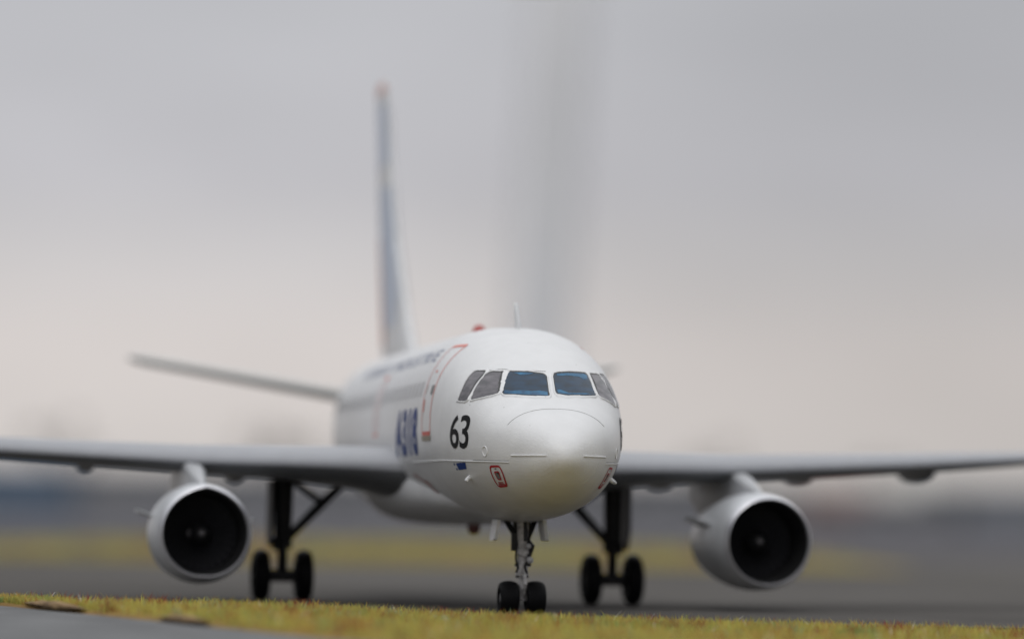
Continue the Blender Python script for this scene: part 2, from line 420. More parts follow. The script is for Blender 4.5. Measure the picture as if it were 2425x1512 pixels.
P3 = [(3.56, 4.86), (3.83, 4.868), (3.80, 4.80), (3.45, 4.26), (3.38, 4.25), (3.08, 4.25)]
P3 = [(3.55, 4.862), (3.82, 4.868), (3.78, 4.70), (3.44, 4.27), (3.35, 4.245), (3.03, 4.25)]
def pane(P, fn, M, label=None, jitter=.006):
    P = rounded(P, .05)
    # hand masked edge: slightly wobbly
    P = [(a + random.uniform(-1, 1) * jitter, b + random.uniform(-1, 1) * jitter) for a, b in P]
    w = patch('cockpit_window', [P], lambda a, b: fn(a, b, .012), M, plane, .07)
    q, out = ring(P, .018)
    patch('gasket', q, lambda a, b: fn(a, b, .009), GASKET, w, .12)
    # raised white frame strip round the pane
    q2, out2 = ring(out, .035); n = len(out)
    mbf = MB(); r0 = [fn(a, b, .002) for a, b in out]; r1 = [fn(a, b, .022) for a, b in out]
    mid = [((a[0] + b[0]) / 2, (a[1] + b[1]) / 2) for a, b in zip(out, out2)]
    r2 = [fn(a, b, .024) for a, b in mid]; r3 = [fn(a, b, .002) for a, b in out2]
    mbf.grid([r0, r1, r2, r3], True)
    mbf.build('window_frame', WHITE, w)
    if label: w['label'] = label
    return w
fs = lambda sg: (lambda a, b, o=.006: side(a, b, sg, o))
w1 = pane(S1, front, GLASSF, 'dark blue front cockpit pane'); w2 = pane(P1, front, GLASSF, 'dark blue front cockpit pane')
pane(S2, fs(-1), GLASSS, 'smoky grey side cockpit pane'); pane(P2, fs(1), GLASSS, 'smoky grey side cockpit pane')
pane(S3, fs(-1), GLASSS, 'smoky grey side cockpit pane'); pane(P3, fs(1), GLASSS, 'smoky grey side cockpit pane')
# pale blue washes of paint near the pane edges
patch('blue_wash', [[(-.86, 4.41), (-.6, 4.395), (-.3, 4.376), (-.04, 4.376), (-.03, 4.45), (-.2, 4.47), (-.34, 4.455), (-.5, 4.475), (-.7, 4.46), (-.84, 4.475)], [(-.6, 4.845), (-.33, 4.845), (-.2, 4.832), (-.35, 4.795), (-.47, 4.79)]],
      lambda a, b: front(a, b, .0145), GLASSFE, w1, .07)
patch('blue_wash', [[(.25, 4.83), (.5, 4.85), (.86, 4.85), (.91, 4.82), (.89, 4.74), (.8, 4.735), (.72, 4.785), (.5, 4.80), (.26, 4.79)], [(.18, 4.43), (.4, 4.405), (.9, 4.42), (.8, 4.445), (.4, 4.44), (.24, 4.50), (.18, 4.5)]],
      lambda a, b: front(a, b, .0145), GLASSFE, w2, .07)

# lettering and marks -------------------------------------------------
def star(a, b, o=.006): return side(a, b, -1, o)
bm = text_bm('63', .67, 1.04, bold=.012, spacing=.9)
for v in bm.verts: v.co = (3.56 - v.co.x, 3.335 + v.co.y - .02 * v.co.x / 1.04, 0)
patch('nose_number', bm, star, BLACKD, plane, .08)
bm = text_bm('63', .67, 1.04, bold=.012, spacing=.9)
for v in bm.verts: v.co = (2.52 + v.co.x, 3.335 + v.co.y, 0)
patch('nose_number', bm, lambda a, b: side(a, b, 1, .006), BLACKD, plane, .08)
for sg in (-1, 1):
    fn = fs(sg)
    bm = text_bm('A318', 1.0, 3.75, shear=.25, bold=.045)
    for v in bm.verts: v.co = ((10.55 - v.co.x) if sg < 0 else (6.8 + v.co.x), 3.24 + v.co.y, 0)
    patch('type_lettering', bm, fn, NAVY, plane, .12)
    bm = text_bm('AIRBUS INDUSTRIE', .26, 12.6, bold=.01, spacing=1.3)
    for v in bm.verts: v.co = ((19.3 - v.co.x) if sg < 0 else (6.7 + v.co.x), 5.19 + v.co.y, 0)
    patch('roof_lettering', bm, fn, NAVYL, plane, .12)
    # small navy mark under the number: a slanted block with a pale slit, two dots
    mk_ = [[(3.46, 3.035), (3.12, 3.05), (3.06, 2.99), (3.0, 2.965), (2.99, 3.05), (2.85, 3.052), (2.90, 2.925), (3.42, 2.905)],
           [(3.64, 3.04), (3.56, 3.042), (3.565, 3.00), (3.63, 2.995)], [(3.58, 2.945), (3.49, 2.945), (3.49, 2.905), (3.575, 2.905)]]
    patch('engine_maker_mark', mk_, fn, NAVY, plane, .1)
    # red framed sensor panel low on the nose
    pp = [(1.73, 2.985), (1.31, 2.99), (1.30, 2.80), (1.46, 2.575), (1.88, 2.555), (1.80, 2.80)]
    pr = rounded(pp, .09, 4); q, _ = ring(pr, -.042)
    pn = patch('sensor_panel', q, fn, REDD, plane, .08)
    pi_ = rounded([(1.63, 2.87), (1.42, 2.876), (1.50, 2.70), (1.66, 2.70)], .04); q, inn = ring(pi_, -.028)
    patch('sensor_plate', q, fn, REDD, pn, .08); patch('sensor_plate', [inn], fn, GREYD, pn, .08)
    patch('dash_mark', [[(1.55, 2.93), (1.48, 2.93), (1.48, 2.912), (1.55, 2.912)]], fn, BLACKD, pn, .08)
    rows_ = []
    for r_ in range(3):
        for c_ in range(5 - (r_ == 0)):
            y0 = 1.735 - c_ * .05 + r_ * .02 - (.02 if r_ == 0 else 0); z0 = 2.665 - r_ * .027
            rows_.append([(y0, z0), (y0 - .042, z0), (y0 - .036, z0 - .021), (y0 + .006, z0 - .021)])
    patch('caution_text', rows_, fn, REDD, pn, .08)
    # passenger door outline
    dp = rounded([(5.2, 5.50), (6.12, 5.50), (6.2, 4.5), (6.16, 3.62), (5.19, 3.62), (5.22, 4.5)], .10, 4)
    dq, din = ring(dp, -.05)
    dr = patch('passenger_door', dq, fn, REDL, plane, .12)
    patch('door_sill', [[(5.18, 3.62), (6.16, 3.62), (6.14, 3.52), (5.2, 3.52)]], lambda a, b: fn(a, b, .02), TANM, dr, .12)
    patch('red_sill_mark', [[(5.27, 3.71), (6.08, 3.71), (6.08, 3.635), (5.27, 3.635)]], lambda a, b: fn(a, b, .01), mat('orange_red_mark', (.60, .07, .04), rough=.4), dr, .12)
    patch('door_window', [rounded([(5.34, 4.66), (5.56, 4.66), (5.56, 4.46), (5.34, 4.46)], .06)], fn, GREYD, dr, .12)
    patch('door_handle', [[(5.98, 4.68), (6.1, 4.68), (6.1, 4.52), (5.98, 4.52)]], fn, PLINE, dr, .12)
    patch('red_note', [[(6.0, 4.38), (6.1, 4.38), (6.08, 4.12), (5.98, 4.12)]], fn, REDL, dr, .12)
    patch('red_note', [[(5.66, 4.97), (5.78, 4.97), (5.78, 4.92), (5.66, 4.92)]], fn, REDL, dr, .12)
    # rear service door and lower cargo door outlines
    q, _ = ring([(13.5, 5.1), (14.2, 5.1), (14.2, 3.75), (13.5, 3.75)], -.06); patch('emergency_exit', q, fn, REDL, plane, .15)
    q, _ = ring(rounded([(7.1, 2.25), (9.0, 2.25), (9.0, 2.9), (7.75, 2.7)], .05), -.05); patch('cargo_door', q, fn, mat('cargo_red', (.30, .11, .08), rough=.5), plane, .12)
    patch('cargo_door_edge', [[(7.75, 2.72), (7.0, 2.26), (6.82, 2.26), (7.57, 2.74)]], lambda a, b: fn(a, b, .015), mat('cargo_edge_red', (.36, .13, .10), rough=.5), plane, .12)
    # cabin windows
    for i in range(32):
        y = 6.75 + i * .54
        if 13.3 < y < 14.4: continue
        patch('cabin_window', [rounded([(y - .12, 4.78), (y + .12, 4.78), (y + .12, 4.44), (y - .12, 4.44)], .09, 2)], fn, CABW, plane, .2)
    # raised mould seams and rings
    def seam(name, pts, r, M):
        b = MB(); b.tube(pts, r, 8); return b.build(name, M, plane)
    seam('mould_seam', [side(y, 3.045 + .062 * min((y - 1) / 3.5, 1), sg, .004) for y in np.linspace(1.0, 8.4, 40)], .014, WHITE)
    seam('mould_seam', [side(y, 3.085 + .05 * min((y - 1) / 3.5, 1) - .012, sg, .002) for y in np.linspace(1.0, 2.4, 20)], .006, PLINED)
    seam('mould_seam', [front(sg * x, 3.172, .004) for x in np.linspace(.36, .93, 14)], .016, WHITE)
    b = MB(); b.tube([side(1.79 + .095 * math.cos(t), 3.26 + .095 * math.sin(t), sg, .003) for t in np.linspace(0, 2 * math.pi, 25)[:-1]], .010, 6, closed=True); b.build('sensor_ring', WHITE, plane)
    # pitot probe low on each side
    b = MB(); q0 = np.array(side(2.98, 2.76, sg, -.01)); q1 = np.array(side(2.95, 2.75, sg, .10)); q2 = q1 + np.array([0, -.16, -.005])
    b.tube([q0, q0 * .4 + q1 * .6, q1, q1 * .6 + q2 * .4, q2], [.05, .045, .04, .032, .018], 10); b.build('pitot_probe', WHITE, plane)

# radome joint: thin dark scribed arc over the nose
b = MB(); th = np.linspace(math.radians(32), math.radians(148), 60); run = []
for t in th: run.append(tuple(np.array(fpt(1.235, t)) + nrmal(fpt(1.235, t)) * .001))
b.tube(run, [.0045 + .003 * abs(noise.noise(Vector((t * 6, 0, 0)))) for t in th], 6); b.build('radome_joint', PLINED, plane)
b = MB(); b.tube([tuple(np.array(fpt(.62, t)) + nrmal(fpt(.62, t)) * .001) for t in np.linspace(math.radians(-60), math.radians(-15), 24)], .005, 6); b.build('radome_joint', PLINE, plane)
# canopy joint above the front panes
b = MB(); b.tube([front(x, 4.895 + .025 * math.exp(-((x + .78) / .14) ** 2) - .03 * max(0, x + .3), .002) for x in np.linspace(-1.05, .05, 40)], .006, 6); b.build('canopy_joint', PLINED, plane)
# aerial, beacons
b = MB(); rows = []
for z, y0, y1, hw in [(5.80, 5.75, 6.55, .055), (6.0, 5.9, 6.55, .05), (6.2, 6.1, 6.6, .045), (6.40, 6.3, 6.66, .04), (6.43, 6.36, 6.62, .02)]:
    rows.append([(hw * math.sin(t), (y0 + y1) / 2 - (y1 - y0) / 2 * math.cos(t), z) for t in np.linspace(0, 2 * math.pi, 13)[:-1]])
b.grid(rows, True, True, True); b.build('blade_aerial', WHITE, plane)
for (x, y, z, s_) in ((0, 11.5, 5.93, 1), (0, 11.8, 1.86, -1)):
    b = MB(); b.lathe([(0, .15), (s_ * .12, .15), (s_ * .2, .13), (s_ * .26, .08), (s_ * .28, .01)], (x, y, z), 'z', 20, cap0=True, cap1=True); b.build('beacon_light', BEACON if s_ > 0 else BEACONL, plane)

# ---- wings
def naca(c): return (0.2969 * math.sqrt(c) - .126 * c - .3516 * c * c + .2843 * c ** 3 - .1036 * c ** 4) / .1
WST = [(1.3, 10.0, 6.8, 3.06, .46, .78), (1.9, 10.25, 6.5, 3.07, .45, .66), (2.6, 10.6, 6.1, 3.08, .44, .50), (4.2, 11.35, 5.3, 3.10, .41, .34), (6.17, 12.2, 4.4, 3.12, .38, .25), (8.3, 13.2, 3.8, 3.21, .35, .21), (10.5, 14.3, 3.2, 3.32, .31, .18), (13, 15.5, 2.6, 3.48, .23, .15), (15.5, 16.7, 1.95, 3.64, .15, .11), (16.9, 17.5, 1.4, 3.74, .09, .07), (17.05, 17.8, 1.0, 3.755, .03, .02)]
def wst(x):
    for a, b_ in zip(WST, WST[1:]):
        if a[0] <= x <= b_[0]:
            t = (x - a[0]) / (b_[0] - a[0]); return [p + (q - p) * t for p, q in zip(a, b_)]
    return WST[-1]
for sg in (-1, 1):
    mb = MB(); rows = []
    for x in list(np.linspace(1.3, 16.9, 42)) + [17.0, 17.05]:
        _, yl, c, zl, tu, td = wst(x); row = []
        us = (np.cos(np.linspace(0, math.pi, 25)) + 1) / 2
        for u in us: row.append((sg * x, yl + u * c, zl + tu * naca(u) - .03 * c * u ** 2))
        for u in us[::-1][1:-1]: row.append((sg * x, yl + u * c, zl - td * naca(u) - .03 * c * u ** 2))
        rows.append(row)
    mb.grid(rows, True, True, True)
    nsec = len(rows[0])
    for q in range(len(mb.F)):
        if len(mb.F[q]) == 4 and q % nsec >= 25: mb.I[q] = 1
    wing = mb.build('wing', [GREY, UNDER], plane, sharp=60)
    for xx, zb_ in ((4.95, 2.68), (8.35, 2.88), (11.4, 2.98)):
        _, yl, c, zl, tu, td = wst(xx); ye = yl + c
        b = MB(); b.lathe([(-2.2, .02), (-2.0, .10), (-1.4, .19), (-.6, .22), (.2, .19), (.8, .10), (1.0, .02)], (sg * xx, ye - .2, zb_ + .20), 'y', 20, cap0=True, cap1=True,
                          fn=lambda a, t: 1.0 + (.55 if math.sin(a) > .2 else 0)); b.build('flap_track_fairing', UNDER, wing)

# ---- engines
def make_engine(x, cusp, yaw):
    c = (x, 10.0, 1.53)
    def fn(a, t):
        k = 0
        if cusp:
            for a0, q in ((math.pi / 2, .07), (3 * math.pi / 2, -.035)):
                d = (a - a0 + math.pi) % (2 * math.pi) - math.pi; k += q * math.exp(-abs(d) / .28)
        return 1 + k
    b = MB()
    b.lathe([(.10, 1.0), (.3, 1.045), (.6, 1.072), (1.1, 1.085), (1.7, 1.06), (2.3, .99), (2.9, .89), (3.25, .83), (3.25, .79), (2.6, .82)], c, 'y', 64, 0)
    b.lathe([(1.25, .82), (.9, .83), (.55, .845), (.3, .865), (.15, .89), (.07, .91)], c, 'y', 64, 1, fn=lambda a, t: 1 + (fn(a, t) - 1) * max(0, 1 - t / .9))
    e = b.build('engine', [NAC, INTAKE], plane)
    b = MB(); b.lathe([(.07, .91), (.02, .925), (-.01, .945), (.0, .965), (.04, .985), (.10, 1.0)], c, 'y', 64, fn=lambda a, t: 1 + (fn(a, 0) - 1) * max(0, min(1, (.99 - (.88 + max(0, t + .01) * 0)) / .11)) * (1 if t > 0.015 or True else 0) * .9)
    b.build('intake_lip', LIP, e)
    b = MB(); b.lathe([(2.7, .62), (3.3, .60), (4.0, .50), (4.6, .42), (4.6, .38), (4.0, .36)], c, 'y', 40); b.build('core_cowl', CORE, e)
    b = MB(); b.lathe([(4.0, .34), (4.6, .28), (5.1, .12), (5.25, .01)], c, 'y', 28, cap1=True); b.build('exhaust_cone', CORE, e)
    # fan: 28 twisted blades in front of a dark disc
    b = MB(); b.lathe([(1.2, .83), (1.2, .05)], c, 'y', 48)
    for k in range(28):
        a0 = 2 * math.pi * k / 28; rows = []
        for q in np.linspace(0, 1, 6):
            r_ = .24 + .57 * q; tw = math.radians(35 + 30 * q); ch = .15 + .05 * q; row = []
            for s_ in (-1, 1):
                dy = s_ * ch * .5 * math.cos(tw); dt = s_ * ch * .5 * math.sin(tw) / r_
                row.append((c[0] + r_ * math.cos(a0 + dt), c[1] + 1.02 + dy, c[2] + r_ * math.sin(a0 + dt)))
            rows.append(row)
        b.grid(rows)
    b.build('fan', FANB, e)
    b = MB(); b.lathe([(1.05, .27), (.95, .265), (.8, .20), (.68, .10), (.63, .02)], c, 'y', 32, cap1=True); sp = b.build('spinner', SPIN, e)
    b = MB(); b.lathe([(.67, .075), (.64, .055), (.615, .02)], (c[0], c[1] - .004, c[2]), 'y', 20, cap1=True); b.build('spinner_tip', SPINW, sp)
    if cusp:
        b = MB(); b.tube([(c[0] - .25 + .02 * math.sin(t * 3), c[1] + .90, c[2] + .09 * math.cos(t)) for t in np.linspace(0, math.pi, 8)], [.012, .03, .035, .035, .035, .03, .02, .01], 8); b.build('spinner_mark', SPINW, sp)
    # nacelle strakes
    for s_ in (-1, 1):
        rows = []; an = math.radians(14 if s_ > 0 else 160)
        d = np.array([math.cos(math.radians(18)) * s_, 0, math.sin(math.radians(10 if s_ > 0 else 24))]); base = np.array([c[0] + 1.05 * math.cos(an), 0, c[2] + 1.05 * math.sin(an)])
        for (y0, y1, h) in ((11.0, 12.3, -.04), (11.15, 12.3, .12), (11.5, 12.3, .27), (11.7, 12.25, .30)):
            pt = base + d * h; rows.append([(pt[0], y0, pt[2] - .025), (pt[0], y1, pt[2] - .025), (pt[0], y1, pt[2] + .025), (pt[0], y0, pt[2] + .025)])
        b = MB(); b.grid(rows, True, True, True); b.build('strake', NAC, e, smooth=False)
    # pylon
    rows = []
    for (y, zlo, zhi, hw) in ((10.6, 2.52, 2.58, .05), (11.0, 2.5, 2.72, .13), (11.7, 2.48, 2.95, .19), (12.5, 2.42, 3.12, .21), (13.6, 2.2, 3.0, .20), (15.0, 2.1, 2.95, .12), (16.0, 2.5, 2.9, .04)):
        rows.append([(x - hw, y, zlo), (x + hw, y, zlo), (x + hw, y, zhi - .07), (x + hw * .6, y, zhi), (x - hw * .6, y, zhi), (x - hw, y, zhi - .07)])
    b = MB(); b.grid(rows, True, True, True); b_py = b.build('engine_pylon', PYL, plane, sharp=35)
    py = b_py
    ang = math.radians(yaw); piv = Vector((x, 12.0, 1.53)); T = Matrix.Translation(piv) @ Matrix.Rotation(-ang * -1, 4, 'Z') @ Matrix.Translation(-piv)
    for q in [e, py] + list(e.children) + [g_ for h_ in e.children for g_ in h_.children]: q.data.transform(T)
    return e
make_engine(-6.17, True, 3.0); make_engine(6.10, False, 5.2)

# ---- fin and tailplane
FZ = [(5.7, 20.6, 28.5, .10), (5.95, 22.0, 28.5, .21), (6.3, 22.5, 28.7, .24), (7.0, 23.5, 28.95, .21), (9, 25.7, 29.6, .17), (11.5, 27.4, 30.1, .12), (13.1, 28.2, 30.6, .09), (13.4, 28.5, 30.6, .06), (13.5, 28.9, 30.5, .02)]
def fzi(z):
    for a, b_ in zip(FZ, FZ[1:]):
        if a[0] <= z <= b_[0]:
            t = (z - a[0]) / (b_[0] - a[0]); return [p + (q - p) * t for p, q in zip(a, b_)]
    return FZ[-1] if z > 13 else FZ[0]
us = (np.cos(np.linspace(0, math.pi, 25)) + 1) / 2
rows = []
for z in list(np.linspace(5.7, 13.3, 46)) + [13.4, 13.46, 13.5]:
    _, y0, y1, hw = fzi(z)
    rows.append([(hw * naca(u), y0 + (y1 - y0) * u, z) for u in us] + [(-hw * naca(u), y0 + (y1 - y0) * u, z) for u in us[::-1][1:-1]])
mb = MB(); mb.grid(rows, True, True, True); fin = mb.build('tail_fin', WHITE, plane, sharp=60)
def fside(sg):
    def f(a, z):                       # a: chord position, 0 leading edge, 4 trailing edge
        _, y0, y1, hw = fzi(z); u = min(max(a / 4, .002), 1); return (sg * (hw * naca(u) + .008), y0 + (y1 - y0) * u, z)
    return f
for sg in (-1, 1):
    F_ = fside(sg)
    patch('blue_tail_band', [[(2.5, 6.8), (.9, 6.8), (.3, 7.6), (.12, 9.3), (.15, 10.5), (2.2, 10.6), (2.8, 9.5)]], F_, TAILB, fin, .25)
    patch('blue_tail_band', [[(.15, 11.2), (.18, 12.8), (3.6, 12.9), (3.7, 11.0), (2.0, 11.1)]], F_, TAILB, fin, .25)
    patch('pale_tail_band', [[(2.3, 10.6), (2.9, 9.6), (3.8, 9.6), (3.8, 10.7)]], F_, TAILP, fin, .25)
    patch('red_tail_patch', [[(3.0, 6.4), (3.05, 9.3), (3.95, 9.3), (3.95, 6.4)]], F_, TAILR, fin, .25)
    patch('red_tail_cap', [[(.1, 13.15), (.15, 13.46), (3.9, 13.46), (3.95, 13.15)]], F_, TAILR, fin, .25)
    patch('rudder_hinge_line', [[(2.72, 6.1), (2.88, 6.1), (2.88, 13.1), (2.72, 13.1)]], F_, PLINED, fin, .25)
for sg in (-1, 1):
    rows = []
    for t in np.linspace(0, 1, 20):
        x = .5 + 6.04 * t; y0 = 26.9 + 2.7 * t; c = 3.5 - 2.0 * t; z = 5.0 + 1.04 * t; h = (.17 - .05 * t) * (1 if t < .97 else .5)
        rows.append([(sg * x, y0 + c * u, z + h * naca(u)) for u in us] + [(sg * x, y0 + c * u, z - h * naca(u)) for u in us[::-1][1:-1]])
    mb = MB(); mb.grid(rows, True, True, True); mb.build('tailplane', STAB, plane, sharp=60)

# ---- landing gear
def wheel(parent, x, y, z, R, w, hubr, HM=None):
    b = MB(); h = w / 2
    prof = [(-h * .55, R * hubr)] + [(-h * math.cos(t), R * (.62 + .38 * max(math.sin(t), 0) ** .62)) for t in np.linspace(0.0, math.pi, 19)] + [(h * .55, R * hubr)]
    b.lathe(prof, (x, y, z), 'x', 48, 0)
    for s_ in (-1, 1):
        b.lathe([(s_ * h * .55, R * hubr), (s_ * h * .75, R * hubr * .9), (s_ * h * .5, R * hubr * .6), (s_ * h * .55, R * .18), (s_ * h * .85, R * .14), (s_ * h * .85, .005)], (x, y, z), 'x', 24, 1, cap1=True)
    return b.build('wheel', [TYRE, HM or HUB], parent)
for x0 in (-3.88, 3.77):
    s_ = 1 if x0 > 0 else -1; y0 = 15.3
    b = MB()
    b.tube([(x0, y0, 2.95), (x0, y0, 2.2), (x0, y0, 1.45), (x0, y0, 1.30)], [.24, .22, .20, .14], 18)
    b.tube([(x0, y0, 1.35), (x0, y0, .585)], .12, 16)
    b.tube([(x0 - .46, y0, .585), (x0 + .46, y0, .585)], .15, 16)
    b.tube([(x0, y0, .70), (x0, y0, .48)], .14, 14)
    b.tube([(x0, y0 - .16, 1.42), (x0, y0 - .42, 1.05), (x0, y0 - .14, .72)], [.055, .05, .055], 8)
    b.tube([(x0 - .14 * s_, y0 + .05, 1.5), (x0 - .14 * s_, y0, 1.2)], .08, 10); b.tube([(x0 + .16 * s_, y0, 1.45), (x0 + .16 * s_, y0, 1.15)], .09, 10)
    g = b.build('main_gear', DARKM, plane)
    b = MB(); b.tube([(x0 - s_ * .1, y0, 1.42), (x0 - s_ * .75, y0 - .05, 2.1), (x0 - s_ * 1.4, y0 - .1, 2.75)], [.095, .115, .095], 12)
    b.tube([(x0 - s_ * .2, y0, 2.75), (x0 - s_ * .9, y0 - .05, 2.22)], .08, 10); b.build('side_stay', DARKM, g)
    rows = []
    for (z, ya, yb) in ((2.75, 14.75, 15.85), (1.75, 14.75, 15.9), (1.40, 14.95, 15.75), (1.25, 15.15, 15.55)):
        xd = x0 + s_ * .30
        rows.append([(xd - .03, ya, z), (xd + .03, ya, z), (xd + .03, yb, z), (xd - .03, yb, z)])
    b = MB(); b.grid(rows, True, True, True); b.build('gear_door', mat('gear_door_grey', (.05, .05, .054), rough=.5, spec=.3) , g, smooth=False)
    for dx in (-.49, .49): wheel(g, x0 + dx, y0, .585, .585, .40, .50, DARKM)
# nose gear
b = MB(); yN = 5.07
b.tube([(0, yN, 2.0), (0, yN, 1.55), (0, yN, 1.30)], [.13, .115, .10], 16)
b.tube([(.0, yN, 1.34), (.0, yN, 1.24)], [.15, .15], 16); b.tube([(-.06, yN - .06, 1.27), (.08, yN - .1, 1.22)], .075, 10)
b.tube([(0, yN, 1.24), (0, yN, 1.02), (0, yN, .87)], [.10, .115, .125], 16)
b.tube([(0, yN, .87), (0, yN, .80)], .14, 16)
b.tube([(0, yN, .82), (0, yN, .55), (0, yN, .42)], [.075, .07, .085], 14); b.tube([(0, yN - .02, .44), (0, yN, .30)], .10, 14)
b.tube([(-.25, yN, .35), (.25, yN, .35)], .06, 12)
b.tube([(.03, yN - .12, .85), (.03, yN - .27, .63), (.02, yN - .1, .42)], [.04, .035, .04], 8)
ng = b.build('nose_gear', GEARG, plane)
b = MB()
b.tube([(-.30, yN + .3, 1.92), (-.12, yN + .05, 1.58), (-.10, yN, 1.40)], [.06, .06, .05], 8); b.tube([(.30, yN + .3, 1.92), (.12, yN + .05, 1.58), (.10, yN, 1.40)], [.06, .06, .05], 8)
b.box((-.22, yN - .02, 1.30), (-.10, yN + .12, 1.66)); b.tube([(.03, yN - .10, 1.9), (.05, yN - .12, 1.5)], .045, 8)
b.box((-.16, yN + .1, 1.62), (.18, yN + .3, 1.93))
b.tube([(.10, yN - .02, 1.48), (.16, yN - .04, 1.40), (.13, yN, 1.18)], [.07, .09, .05], 8)
b.tube([(-.13, yN - .06, 1.45), (-.15, yN - .10, 1.15), (-.10, yN - .08, .95), (-.13, yN - .04, .86)], .022, 6); b.tube([(.10, yN - .1, 1.12), (.03, yN - .16, .98), (.09, yN - .1, .84)], .024, 6)
b.tube([(-.16, yN - .05, 1.02), (.17, yN - .05, 1.02)], .03, 8); b.tube([(-.13, yN, .80), (.13, yN, .80)], .045, 8)
b.build('drag_brace', DARKM, ng)
for (lx, lz, lr) in ((.13, 1.12, .075), (.10, 1.40, .06)):
    b = MB(); b.lathe([(-.06, lr * .9), (-.09, lr * .5), (-.1, .005)], (lx, yN - .12, lz), 'y', 16, 1, cap1=True); b.lathe([(-.06, lr * .95), (.0, lr), (.08, lr * .7), (.1, .01)], (lx, yN - .12, lz), 'y', 16, 0, cap1=True)
    b.build('taxi_light', [GEARG, HUB], ng)
for s_, x1 in ((-1, -.54), (1, .40)):
    rows = []
    for (z, dx, ya, yb) in ((1.93, 0, 4.75, 5.45), (1.7, s_ * .03, 4.75, 5.45), (1.53, s_ * .06, 4.8, 5.4), (1.50, s_ * .065, 4.9, 5.3)):
        rows.append([(x1 + dx - .035, ya, z), (x1 + dx + .035, ya, z), (x1 + dx + .035, yb, z), (x1 + dx - .035, yb, z)])
    b = MB(); b.grid(rows, True, True, True); b.build('nose_gear_door', WHITE, ng, smooth=False)
for dx in (-.275, .275): wheel(ng, dx, yN, .345, .345, .40, .52)

# ================================================================== THE DIORAMA AND ITS SURROUNDINGS
E1 = np.array([math.cos(AZ), -math.sin(AZ), 0]); E2 = np.array([math.sin(AZ), math.cos(AZ), 0]); C0 = np.array([CAM[0], CAM[1], 0])
def P(a, d, z): return C0 + E1 * a + E2 * d + np.array([0, 0, z])
TAR = mat('tarmac_grey', (.145, .137, .128), rough=.9, spec=.06, var2=(.062, .058, .055), vscale=5, bump=.35, bscale=700, dist=.0004)
PAV = mat('pavement_grey', (.225, .228, .232), rough=.9, spec=.08, var2=(.11, .112, .115), vscale=75, bump=.4, bscale=900, dist=.0004)
SOIL = mat('dry_soil', (.30, .19, .07), rough=.95, var2=(.13, .085, .04), vscale=120, bump=.8, bscale=600, dist=.001)
GND = mat('asphalt_ground', (.125, .122, .132), rough=.95, spec=.05, var2=(.095, .093, .103), vscale=.2, bump=.3, bscale=200, dist=.002)
ZG0 = -2.5
# wide ground
R_ = 2600.0
g = mk('ground', [(-R_, -R_, ZG0 * S), (R_, -R_, ZG0 * S), (R_, R_, ZG0 * S), (-R_, R_, ZG0 * S)], [(0, 1, 2, 3)], GND, smooth=False); g['kind'] = 'structure'
def slab(name, outline, ztop, M, n=1):
    """a solid slab from the wide ground up to ztop(a, d)"""
    k = len(outline); V = [P(a, d, ztop(a, d)) for a, d in outline] + [P(a, d, ZG0 + .01) for a, d in outline]
    Fc = [tuple(range(k))] + [(i, (i + 1) % k, (i + 1) % k + k, i + k) for i in range(k)]
    o = mk(name, V, Fc, M, world=True, smooth=False); o['kind'] = 'structure'; return o
def zg(a):
    return float(np.interp(a, [-14, -9.8, -5, -1, 3, 10, 14], [.25, .18, .06, -.085, -.15, -.23, -.28]))
def near(a): return float(np.interp(a, [-30, -10.3, -9.6, -2.96, 6, 30], [75.75, 75.7, 75.3, 64.0, 57, 56.5]))
slab('tarmac', [(-75, 76.3), (75, 76.3), (75, 240), (-75, 240)], lambda a, d: 0, TAR)
# foreground pavement
aa = np.linspace(-30, 30, 41)
V = []; Fc = []
for a in aa:
    V += [P(a, 46, zg(a) - .03), P(a, 76.28, zg(a) - .03), P(a, 46, ZG0 + .012), P(a, 76.28, ZG0 + .012)]
for i in range(len(aa) - 1):
    q = i * 4; r_ = q + 4
    Fc += [(q, r_, r_ + 1, q + 1), (q + 2, q, r_, r_ + 2), (q + 1, r_ + 1, r_ + 3, q + 3)]
Fc += [(0, 1, 3, 2), (len(V) - 4, len(V) - 2, len(V) - 1, len(V) - 3)]
o = mk('pavement', V, Fc, PAV, world=True, smooth=False); o['kind'] = 'structure'

